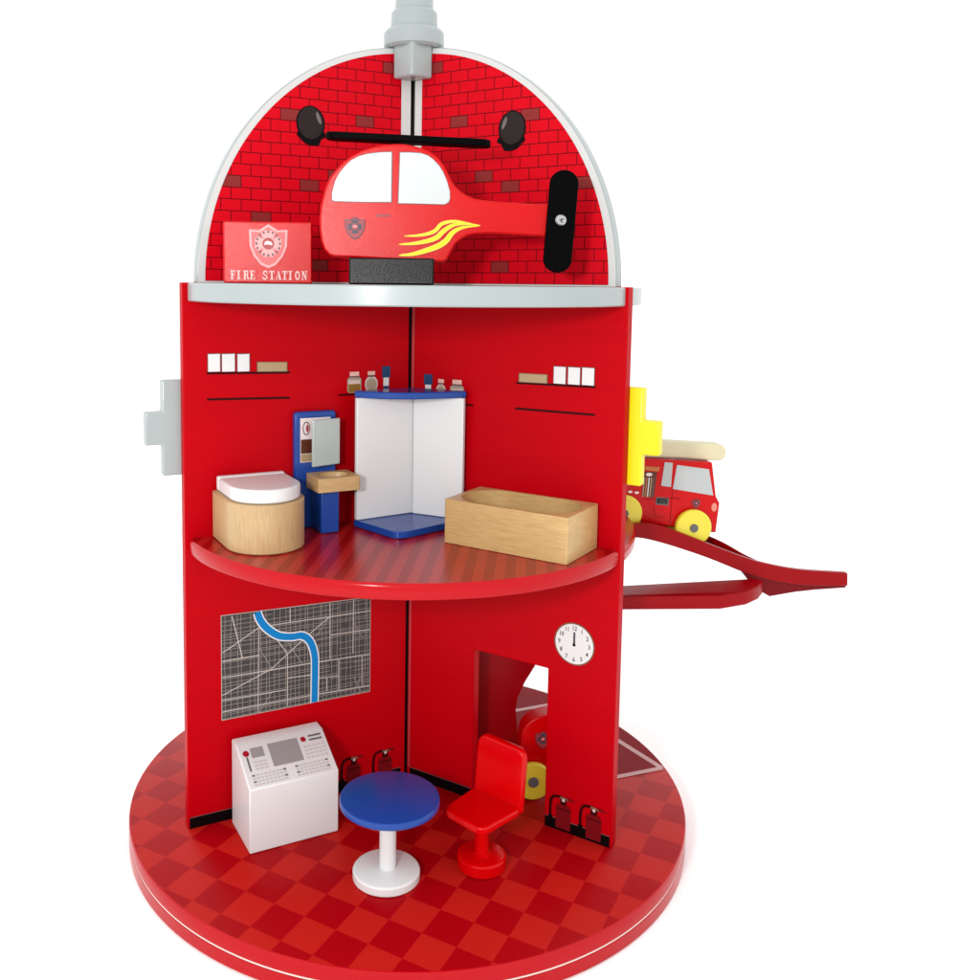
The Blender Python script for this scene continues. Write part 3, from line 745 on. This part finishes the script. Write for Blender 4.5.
# bath tub
bt = thing('toy_bathtub', 'light wooden toy bathtub with an oval hollow, beside the shower', 'bathtub', (*W('R', 0.128, 0.031, 0)[:2], ZM))
bm = bmesh.new()
r = 0.0262; c0, c1, dc = 0.0780 + r, 0.1782 - r, 0.0316
inner = [(c1 + r * cos(a), dc + r * sin(a)) for a in [-pi / 2 + pi * i / 20 for i in range(21)]] + [(c0 + r * cos(a), dc + r * sin(a)) for a in [pi / 2 + pi * i / 20 for i in range(21)]]
hollow(bm, rrect(0.0745, 0.1818, 0.0025, 0.0605, 0.0014, 3), inner, WT('R'), ZM + 0.0003, 0.2822, 0.2520, 0.96)
link('tub_body', bm, 'beech_tub', bt, bevel=0.0013, seg=3)

# ------------------------------------------------------------------ things on the top floor
# sign block
sg = thing('fire_station_sign', 'red sign block reading FIRE STATION below a pale shield, left of the helicopter', 'sign', (-0.1158, -0.105, ZP))
sx0, sx1, sy = -0.1491, -0.0825, -0.110
bm = bmesh.new(); prism(bm, rrect(sx0, sx1, ZP + 0.0003, 0.4990, 0.0012, 3), XZ, sy, sy + 0.011); link('board', bm, 'toy_red_paint', sg, bevel=0.0010)
def SY(y): return lambda u, v, h: (u, y - h, v)
sh_ = badge_shapes(-0.1153, 0.4806, 0.0290, 0.0330, 'sign_pink', 'badge_pale', 'badge_pale', 'badge_red', 'badge_white')
# darker ring and arms inside the pale shield
cx, cz = -0.1153, 0.4826
for a in range(16):
    t = 2 * pi * a / 16
    sh_.append((rect(cx + 0.0088 * cos(t) - 0.0007, cx + 0.0088 * cos(t) + 0.0007, cz + 0.0088 * sin(t) - 0.0009, cz + 0.0088 * sin(t) + 0.0009), 'outline_print', 9))
printed('shield_print', sh_, SY(sy), 1, sg)
def letter(ch):
    t, h = 0.24, 0.085     # stem and serif thickness, on a 1-high grid
    G = {'I': (0.5, [rect(.18, .18 + t, 0, 1), rect(0, .6, 0, h), rect(0, .6, 1 - h, 1)]),
         'F': (0.75, [rect(.14, .14 + t, 0, 1), rect(0, .55, 0, h), rect(0, .82, 1 - h, 1), rect(.74, .82, .72, 1), rect(.3, .62, .47, .47 + h), rect(.56, .63, .36, .64)]),
         'E': (0.8, [rect(.14, .14 + t, 0, 1), rect(0, .85, 0, h), rect(0, .82, 1 - h, 1), rect(.75, .82, .72, 1), rect(.77, .85, 0, .28), rect(.3, .62, .47, .47 + h), rect(.56, .63, .36, .64)]),
         'R': (0.9, [rect(.12, .12 + t, 0, 1), rect(0, .5, 0, h), rect(0, .55, 1 - h, 1), [(.50, .46), (.70, .46), (.98, .03), (.98, 0), (.74, 0)], rect(.3, .6, .46, .46 + h)] + stroke([(.5, .955), (.68, .92), (.74, .74), (.68, .55), (.5, .50)], .17)),
         'S': (0.75, stroke(smooth_pts([(.70, .80), (.55, .93), (.32, .94), (.14, .80), (.20, .62), (.42, .50), (.66, .36), (.72, .20), (.52, .06), (.28, .06), (.08, .20)], 4), .15) + [rect(.70, .77, .68, 1), rect(.01, .08, 0, .32)]),
         'T': (0.85, [rect(.32, .32 + t, 0, 1), rect(.14, .74, 0, h), rect(0, .88, 1 - h, 1), rect(0, .08, .70, 1), rect(.80, .88, .70, 1)]),
         'A': (0.9, [[(.40, 1), (.52, 1), (.90, .03), (.62, .03), (.38, .80)], [(.38, .82), (.43, .92), (.16, .05), (.08, .05)], rect(.22, .66, .28, .28 + h), rect(-.02, .3, 0, h), rect(.52, .98, 0, h)]),
         'O': (0.85, stroke([(.42 + .32 * cos(a), .5 + .43 * sin(a)) for a in [2 * pi * i / 20 for i in range(20)]], .17, True)),
         'N': (0.95, [rect(.14, .24, 0, 1), rect(.74, .84, 0, 1), [(.10, 1), (.36, 1), (.86, 0), (.70, 0)], rect(0, .36, 0, h), rect(.0, .3, 1 - h, 1), rect(.60, .98, 1 - h, 1)])}
    return G[ch]
text = 'FIRE STATION'; x = -0.1438; hgt = 0.0066; pitch = 0.0570 / 11.75
s = []
for k, c in enumerate(text):
    if c != ' ':
        w_, ps = letter(c)
        sx = pitch * 0.88 / 0.95
        for n_, p in enumerate(ps): s.append(([(x + u * sx, 0.4556 + v * hgt) for u, v in p], 'text_pale', 2 + n_ * 0.15))
    x += pitch
printed('lettering', s, SY(sy), 1, sg)

# helicopter
he = thing('toy_helicopter', 'red wooden toy helicopter with white windows and yellow flames, on a black block', 'helicopter', (-0.02, -0.115, ZP))
HB = [(-0.0755, 0.5011), (-0.0747, 0.51), (-0.0732, 0.5159), (-0.0710, 0.524), (-0.0681, 0.5308), (-0.0629, 0.5371), (-0.0577, 0.5427), (-0.051, 0.5476), (-0.0443, 0.5511), (-0.0361, 0.5537), (-0.0278, 0.5551), (-0.0204, 0.5557), (-0.0129, 0.5557), (-0.0061, 0.5545), (0.0007, 0.5527), (0.0071, 0.5498), (0.0129, 0.5455), (0.0167, 0.5404), (0.0200, 0.5338), (0.0225, 0.5289), (0.0255, 0.5249), (0.0296, 0.5213), (0.0345, 0.5184), (0.0398, 0.5165), (0.0452, 0.5156), (0.0574, 0.5143), (0.0915, 0.5128), (0.1030, 0.5126), (0.1032, 0.4888), (0.0909, 0.4894), (0.0729, 0.4903), (0.0504, 0.4911), (0.0399, 0.4905), (0.0347, 0.4894), (0.0295, 0.4864), (0.0258, 0.4834), (0.0193, 0.4707), (0.0165, 0.4697), (-0.0165, 0.471), (-0.0514, 0.4725), (-0.0640, 0.4728), (-0.0679, 0.4740), (-0.0720, 0.4784), (-0.0742, 0.485), (-0.0752, 0.4923)]
HY = -0.130
bm = bmesh.new(); prism(bm, HB, XZ, HY, HY + 0.024); link('fuselage', bm, 'toy_red_paint', he, bevel=0.0016, seg=3)
bm = bmesh.new(); prism(bm, rrect(-0.0530, 0.0100, ZP + 0.0003, 0.4724, 0.0012, 3), XZ, HY - 0.004, HY + 0.030); link('stand_block', bm, 'black_paint', he, bevel=0.0012)
W1 = [(-0.0658, 0.5146), (-0.0659, 0.5183), (-0.0653, 0.522), (-0.0636, 0.5282), (-0.0606, 0.5339), (-0.0564, 0.5391), (-0.0517, 0.5436), (-0.046, 0.5465), (-0.0398, 0.5482), (-0.0315, 0.5493), (-0.0221, 0.5497), (-0.0222, 0.5135), (-0.0425, 0.5134), (-0.0635, 0.5138)]
W2 = [(-0.0158, 0.5494), (-0.0083, 0.5494), (-0.0008, 0.549), (0.0045, 0.5473), (0.0083, 0.5447), (0.0126, 0.5403), (0.016, 0.5352), (0.0188, 0.5286), (0.0208, 0.5219), (0.0211, 0.5167), (0.0201, 0.5137), (0.0171, 0.5121), (-0.0003, 0.5125), (-0.0168, 0.5127)]
for wv in (W1, W2):
    cx = sum(p[0] for p in wv) / len(wv); cz = sum(p[1] for p in wv) / len(wv)
    ol = [(cx + (u - cx) * 1.025, cz + (v - cz) * 1.03) for u, v in wv]
    printed('window', [(ol, 'outline_print', 1), (wv, 'window_print', 2)], SY(HY), 1, he)
F1 = [(-0.0124, 0.4886), (-0.0027, 0.4891), (0.0053, 0.4905), (0.0109, 0.493), (0.0143, 0.497), (0.0188, 0.499), (0.0257, 0.4998), (0.0348, 0.4984), (0.0429, 0.4969)]
F2 = [(-0.0163, 0.4825), (-0.0049, 0.4833), (0.0053, 0.4853), (0.0121, 0.488), (0.0155, 0.4914), (0.02, 0.4949), (0.0257, 0.4975), (0.0348, 0.4979), (0.0438, 0.4969)]
F3 = [(-0.0162, 0.4744), (-0.006, 0.4754), (0.0043, 0.4783), (0.0134, 0.4818), (0.019, 0.4858), (0.0224, 0.4904), (0.0269, 0.4938), (0.0337, 0.4958), (0.0438, 0.4967)]
s = []
def taper(pts, wmax):
    pts = smooth_pts(pts, 5); n = len(pts); L, R_ = [], []
    for i in range(n):
        p, q = pts[max(i - 1, 0)], pts[min(i + 1, n - 1)]
        dx, dy = q[0] - p[0], q[1] - p[1]; l = math.hypot(dx, dy) or 1; t = i / (n - 1)
        w_ = wmax * (0.08 + 0.92 * max(0, sin(pi * min(1, t ** 0.8))) ** 0.9) / 2
        L.append((pts[i][0] - dy / l * w_, pts[i][1] + dx / l * w_)); R_.append((pts[i][0] + dy / l * w_, pts[i][1] - dx / l * w_))
    return [[L[i], L[i + 1], R_[i + 1], R_[i]] for i in range(n - 1)]
for k, (f, w_) in enumerate(((F1, 0.0022), (F2, 0.0030), (F3, 0.0036))):
    for q in taper(f, w_ + 0.0007): s.append((q, 'flame_edge', 2 + k))
    for q in taper(f, w_): s.append((q, 'flame_yellow', 2.6 + k))
printed('flame_print', s, SY(HY), 1, he)
printed('badge_print', badge_shapes(-0.0488, 0.4942, 0.0150, 0.0168, 'badge_red', 'badge_blue', 'badge_blue', 'badge_red', 'badge_pale'), SY(HY), 1, he)
printed('door_handle_print', [(rect(-0.0330, -0.0228, 0.5034, 0.5042), 'outline_print', 1), (rect(-0.0330, -0.0228, 0.5024, 0.5029), 'badge_red', 1)], SY(HY), 1, he)
# main rotor: a flat blade, slightly tilted
bm = bmesh.new()
def RB(u, v, t):
    a = radians(-2.3); x_ = -0.0104 + u; return (x_ * 1.0, -0.1165 + v + u * 0.02, 0.5590 + t + (u + 0.0) * math.tan(a))
prism(bm, rrect(-0.0615, 0.0615, -0.0085, 0.0085, 0.0083, 8), RB, -0.0012, 0.0040)
rot = link('main_rotor', bm, 'blade_black', he, bevel=0.0007)
# tail rotor
bm = bmesh.new()
def TR(u, v, t):
    a = radians(-3.6); return (0.1025 + u * cos(a) - v * sin(a) * 1.0, t, 0.5001 + v * cos(a) + u * sin(a))
prism(bm, rrect(-0.0104, 0.0104, -0.0372, 0.0372, 0.0100, 10), TR, HY - 0.0048, HY - 0.0003)
tr_ = link('tail_rotor', bm, 'blade_black', he, bevel=0.0007)
bm = bmesh.new(); cyl_y(bm, 0.1022, 0.5010, 0.0040, HY - 0.0068, HY - 0.0050, 24, bev=0.0008); scw = link('screw', bm, 'steel', tr_)
s = [([(0.1022 + 0.0006 * cos(a) - c * sin(a), 0.5010 + 0.0006 * sin(a) + c * cos(a)) for c, a in ((0.0022, k), (-0.0022, k), (-0.0022, k + pi), (0.0022, k + pi))], 'line_grey', 0) for k in (0.4, 0.4 + pi / 2)]
printed('screw_slot', s, SY(HY - 0.0069), 1, scw, base=0.0001)

he.rotation_euler = (0, 0, radians(-5.0))

# ------------------------------------------------------------------ ramp
rp = thing('toy_ramp', 'dark red curved ramp sticking out at the right of the station, carrying the fire engine', 'ramp', (0.30, 0.01, 0.1718))
RT = [(0.1990, 0.2402), (0.2100, 0.2407), (0.2204, 0.2399), (0.2377, 0.2349), (0.2701, 0.2224), (0.3027, 0.2099), (0.3255, 0.2030), (0.3581, 0.1968), (0.4034, 0.1935)]
RBm = [(0.4040, 0.1812), (0.3650, 0.1822), (0.3313, 0.1872), (0.3059, 0.1948), (0.2707, 0.2089), (0.2333, 0.2214), (0.2100, 0.2272), (0.1990, 0.2272)]
RTs = smooth_pts(RT, 4); RBs = smooth_pts(RBm, 4)
bm = bmesh.new(); prism(bm, RTs + RBs, XZ, -0.014, -0.008); link('near_rail', bm, 'ramp_red_paint', rp, bevel=0.0008)
def sweep(bm, st):
    """solid through stations (x, y0, y1, ztop, zbottom)"""
    rings = [[bm.verts.new(p) for p in ((x, y0, zt), (x, y1, zt), (x, y1, zb), (x, y0, zb))] for x, y0, y1, zt, zb in st]
    for a, b in zip(rings, rings[1:]):
        for k in range(4): bm.faces.new([a[k], a[(k + 1) % 4], b[(k + 1) % 4], b[k]])
    bm.faces.new(rings[0]); bm.faces.new(rings[-1][::-1])
def yfar(x): t = min(1, max(0, (x - 0.268) / 0.056)); t = t * t * (3 - 2 * t); return 0.0420 * (1 - t) - 0.0060 * t
bm = bmesh.new()
dk = smooth_pts([(0.1995, 0.2320), (0.2180, 0.2312), (0.2377, 0.2270), (0.2701, 0.2146), (0.3027, 0.2018), (0.3300, 0.1935)], 6)
sweep(bm, [(x, -0.0078, yfar(x) - 0.0002, z, z - 0.004) for x, z in dk]); link('upper_deck', bm, 'ramp_red_paint', rp)
FT = smooth_pts([(0.1990, 0.2390), (0.2204, 0.2370), (0.2450, 0.2310), (0.2820, 0.2190), (0.2927, 0.2160), (0.3010, 0.2128), (0.3113, 0.2075), (0.3220, 0.2030)], 5)
bm = bmesh.new(); sweep(bm, [(x, yfar(x), yfar(x) + 0.0050, z, z - 0.0140) for x, z in FT]); link('far_rail', bm, 'ramp_red_paint', rp, bevel=0.0006)
# flat web under the ramp's end
bm = bmesh.new(); prism(bm, [(0.3040, 0.1960), (0.3280, 0.1880), (0.3600, 0.1830), (0.4036, 0.1810), (0.4036, 0.1788), (0.3740, 0.1770), (0.3560, 0.1752), (0.3320, 0.1712), (0.3180, 0.1790)], XZ, -0.0115, -0.0060)
link('web_panel', bm, 'dark_red_print', rp, bevel=0.0006)
# lower run curling back under the station
lowo = [(0.1230, -0.045), (0.2700, -0.0500), (0.2950, -0.0460), (0.3100, -0.0360), (0.3200, -0.0230), (0.3170, -0.0150), (0.1900, -0.0150), (0.1650, 0.0110), (0.1230, 0.0110)]
bm = bmesh.new()
def LO(u, v, t): return (u, v, t + max(0, (u - 0.26)) * 0.10)
prism(bm, lowo, LO, 0.1722, 0.1838); link('lower_run', bm, 'ramp_red_paint', rp, bevel=0.0009)
# curved leg that stands on the turntable behind the doorway
bm = bmesh.new()
cut = [(0.1240, 0.1836), (0.1240, 0.1160), (0.1180, 0.1025), (0.1092, 0.0877), (0.1030, 0.0731), (0.1013, 0.0619), (0.1036, 0.0422), (0.1080, 0.0200), (0.1080, 0.0007)]
prism(bm, [(0.0420, 0.0007), (0.0420, 0.1836)] + cut, XZ, 0.0003, 0.0100); link('ramp_leg', bm, 'ramp_red_paint', rp, bevel=0.0009)

# ------------------------------------------------------------------ fire engine on the ramp
fe = thing('toy_fire_engine', 'red toy fire engine with yellow wheels and cream ladder, rolling down the ramp', 'fire engine', (0.245, 0.012, 0.2200))
TB = [(0.1780, 0.2445), (0.1760, 0.2740), (0.1960, 0.2730), (0.2105, 0.2722), (0.2143, 0.2972), (0.2776, 0.2938), (0.2824, 0.2625), (0.2861, 0.2556), (0.2836, 0.2281), (0.2416, 0.2338), (0.2093, 0.2395)]
bm = bmesh.new(); prism(bm, TB, XZ, 0.0, 0.0300); link('body', bm, 'toy_red_paint', fe, bevel=0.0010)
printed('window', [([(0.2331, 0.2942), (0.2406, 0.2935), (0.2397, 0.2711), (0.2305, 0.2723)], 'window_grey', 1)], SY(0.0), 1, fe)
printed('window', [([(0.2446, 0.2916), (0.2745, 0.2876), (0.2795, 0.2631), (0.2415, 0.2694)], 'window_grey', 1)], SY(0.0), 1, fe)
s = [([(0.2150, 0.2905), (0.2290, 0.2895), (0.2275, 0.2855), (0.2150, 0.2870)], 'hose_orange', 1)]
s += [([(0.2150, 0.2855), (0.2262, 0.2850), (0.2240, 0.2612), (0.2130, 0.2628)], 'brown_print', 1)]
for k in range(5):
    u = 0.2142 + k * 0.0022; s.append(([(u, 0.2800), (u + 0.0011, 0.2798), (u + 0.0000, 0.2620), (u - 0.0010, 0.2622)], ('bottle_glass_print', 'hose_orange', 'white_print', 'box_print', 'outline_print')[k], 2))
s += [(ell(0.2190, 0.2828, 0.0030, 0.0016, 14), 'badge_white', 3), (ell(0.2080, 0.2660, 0.0022, 0.0012, 12), 'badge_white', 3), (ell(0.2020, 0.2668, 0.0022, 0.0012, 12), 'badge_white', 3)]
printed('equipment_print', s, SY(0.0), 1, fe)
s = [([(0.2265, 0.2618), (0.2383, 0.2611), (0.2380, 0.2539), (0.2258, 0.2550)], 'line_grey', 1), ([(0.2276, 0.2607), (0.2371, 0.2600), (0.2369, 0.2552), (0.2271, 0.2561)], 'under_dark', 2)]
for k in range(3): s.append(([(0.2285, 0.2598 - k * 0.0014), (0.2362, 0.2592 - k * 0.0014), (0.2362, 0.2588 - k * 0.0014), (0.2285, 0.2594 - k * 0.0014)], 'line_grey', 3))
printed('grille_print', s, SY(0.0), 1, fe)
s = []
for l in ([(0.2415, 0.2694), (0.2399, 0.2352)], [(0.2150, 0.2595), (0.2480, 0.2612)], [(0.2240, 0.2540), (0.2260, 0.2440), (0.2350, 0.2430)], [(0.2445, 0.2600), (0.2500, 0.2594)]):
    for q in stroke(l, 0.0004): s.append((q, 'dark_red_print', 1))
printed('panel_line_print', s, SY(0.0), 1, fe)
printed('headlight', [(ell(0.2809, 0.2522, 0.0026, 0.0040, 20), 'headlight_print', 1)], SY(0.0), 1, fe)
printed('badge_print', badge_shapes(0.2637, 0.2556, 0.0078, 0.0090, 'badge_red', 'badge_blue', 'badge_blue', 'badge_red', 'badge_pale'), SY(0.0), 1, fe)
bm = bmesh.new()
prism(bm, [(0.1960, 0.2975), (0.1960, 0.3120), (0.2308, 0.3122), (0.2850, 0.3092)] + [(0.2860 + 0.0068 * cos(a), 0.3016 + 0.0076 * sin(a)) for a in [radians(80 - 16 * i) for i in range(11)]] + [(0.2776, 0.2945), (0.2484, 0.2966)], XZ, 0.006, 0.024)
link('ladder', bm, 'cream_wood', fe, bevel=0.0015, seg=3)
def wheel(cx, cz, r, y0, y1, parent):
    bm = bmesh.new(); cyl_y(bm, cx, cz, r, y0, y1, 48, bev=0.0010); w_ = link('wheel', bm, 'wheel_yellow', parent)
    bm = bmesh.new(); a, b = (y0 - 0.0012, y0 + 0.0002) if y0 < 0.01 else (y1 - 0.0002, y1 + 0.0012)
    cyl_y(bm, cx, cz, r * 0.23, a, b, 24, bev=0.0004); link('hub', bm, 'line_grey', w_)
for (cx, cz) in ((0.2605, 0.2342), (0.1955, 0.2480)):
    wheel(cx, cz, 0.0167, -0.0062, -0.0008, fe); wheel(cx, cz, 0.0167, 0.0308, 0.0362, fe)

# ------------------------------------------------------------------ small fire car behind the doorway
fc = thing('toy_fire_car', 'rounded red toy car with yellow wheels, seen through the doorway', 'toy car', (0.140, -0.025, 0.0007))
CB = smooth_pts([(0.0995, 0.0110), (0.0975, 0.0300), (0.0990, 0.0520), (0.1015, 0.0640), (0.1100, 0.0722), (0.1250, 0.0765), (0.1420, 0.0770), (0.1520, 0.0730), (0.1580, 0.0560), (0.1640, 0.0460), (0.1650, 0.0300), (0.1640, 0.0110)], 4)
bm = bmesh.new(); prism(bm, CB, XZ, -0.0420, -0.0230); link('body', bm, 'toy_red_paint', fc, bevel=0.0010)
printed('badge_print', badge_shapes(0.1182, 0.0535, 0.0135, 0.0160, 'badge_red', 'badge_blue', 'badge_blue', 'badge_red', 'badge_pale'), SY(-0.0420), 1, fc)
printed('window', [(rrect(0.1290, 0.1450, 0.0560, 0.0700, 0.002), 'window_grey', 1)], SY(-0.0420), 1, fc)
for cx in (0.1095, 0.1480):
    for y0, y1 in ((-0.0482, -0.0428), (-0.0222, -0.0168)):
        bm = bmesh.new(); cyl_y(bm, cx, 0.0177, 0.0167, y0, y1, 48, bev=0.0010); w_ = link('wheel', bm, 'wheel_yellow', fc)
        bm = bmesh.new(); a, b = (y0 - 0.0012, y0 + 0.0002) if y0 < -0.03 else (y1 - 0.0002, y1 + 0.0012)
        cyl_y(bm, cx, 0.0177, 0.0047, a, b, 24, bev=0.0004); link('hub', bm, 'line_grey', w_)

# ------------------------------------------------------------------ white studio sweep
mat('studio_white', (255, 255, 255), 0.9, 0.0)
MATS['studio_white'].node_tree.nodes['Principled BSDF'].inputs['Base Color'].default_value = (0.97, 0.97, 0.97, 1)
bm = bmesh.new()
prof = [(-3.0, GZ - 0.0003), (2.2, GZ - 0.0003)] + [(2.2 + 0.8 * sin(a), GZ - 0.0003 + 0.8 * (1 - cos(a))) for a in [radians(9 * i) for i in range(1, 11)]] + [(3.0, 3.2)]
vs = [[bm.verts.new((x_, y_, z_)) for x_ in (-4.0, 4.0)] for y_, z_ in prof]
for i in range(len(vs) - 1): bm.faces.new([vs[i][0], vs[i][1], vs[i + 1][1], vs[i + 1][0]])
o = link('ground', bm, 'studio_white', None, recalc=False); o['kind'] = 'structure'; o['label'] = 'plain white studio surface and backdrop'

# ------------------------------------------------------------------ light
w = bpy.data.worlds.new('World'); sc.world = w; w.use_nodes = True
w.node_tree.nodes['Background'].inputs['Color'].default_value = (1.0, 1.0, 1.0, 1)
w.node_tree.nodes['Background'].inputs['Strength'].default_value = 1.36
def area(name, loc, target, size, power, col=(1, 1, 1)):
    l = bpy.data.lights.new(name, 'AREA'); l.shape = 'DISK'; l.size = size; l.energy = power; l.color = col
    o = bpy.data.objects.new(name, l); COL.objects.link(o); o.location = loc
    o.rotation_euler = (Vector(target) - Vector(loc)).to_track_quat('-Z', 'Y').to_euler()
    return o
area('key_lamp', (-0.33, -0.97, 0.545), (0, -0.05, 0.28), 0.11, 4.9, (1.0, 0.985, 0.96))

# ------------------------------------------------------------------ camera
cam = bpy.data.cameras.new('Camera'); co = bpy.data.objects.new('Camera', cam); COL.objects.link(co); sc.camera = co
pitch, yaw, roll = 0.09356, 0.06069, 0.01078
f = Vector((sin(yaw) * cos(pitch), cos(yaw) * cos(pitch), -sin(pitch))); ri = Vector((cos(yaw), -sin(yaw), 0)); up = ri.cross(f)
r2 = ri * cos(roll) + up * sin(roll); u2 = -ri * sin(roll) + up * cos(roll)
M = Matrix((r2, u2, -f)).transposed().to_4x4(); M.translation = (-0.05094, -0.83901, 0.45358); co.matrix_world = M
cam.sensor_fit = 'HORIZONTAL'; cam.sensor_width = 36; cam.lens = 949.635 / 980 * 36
cam.shift_x = (490 - 410.4535) / 980; cam.shift_y = (372.8555 - 490) / 980
cam.clip_start = 0.01; cam.clip_end = 60

sc.view_settings.view_transform = 'Standard'; sc.view_settings.look = 'None'; sc.view_settings.exposure = 0.0; sc.view_settings.gamma = 1.0
sc.render.engine = 'CYCLES'; sc.cycles.max_bounces = 8; sc.cycles.diffuse_bounces = 5; sc.cycles.use_denoising = True
sc.cycles.sample_clamp_indirect = 6.0
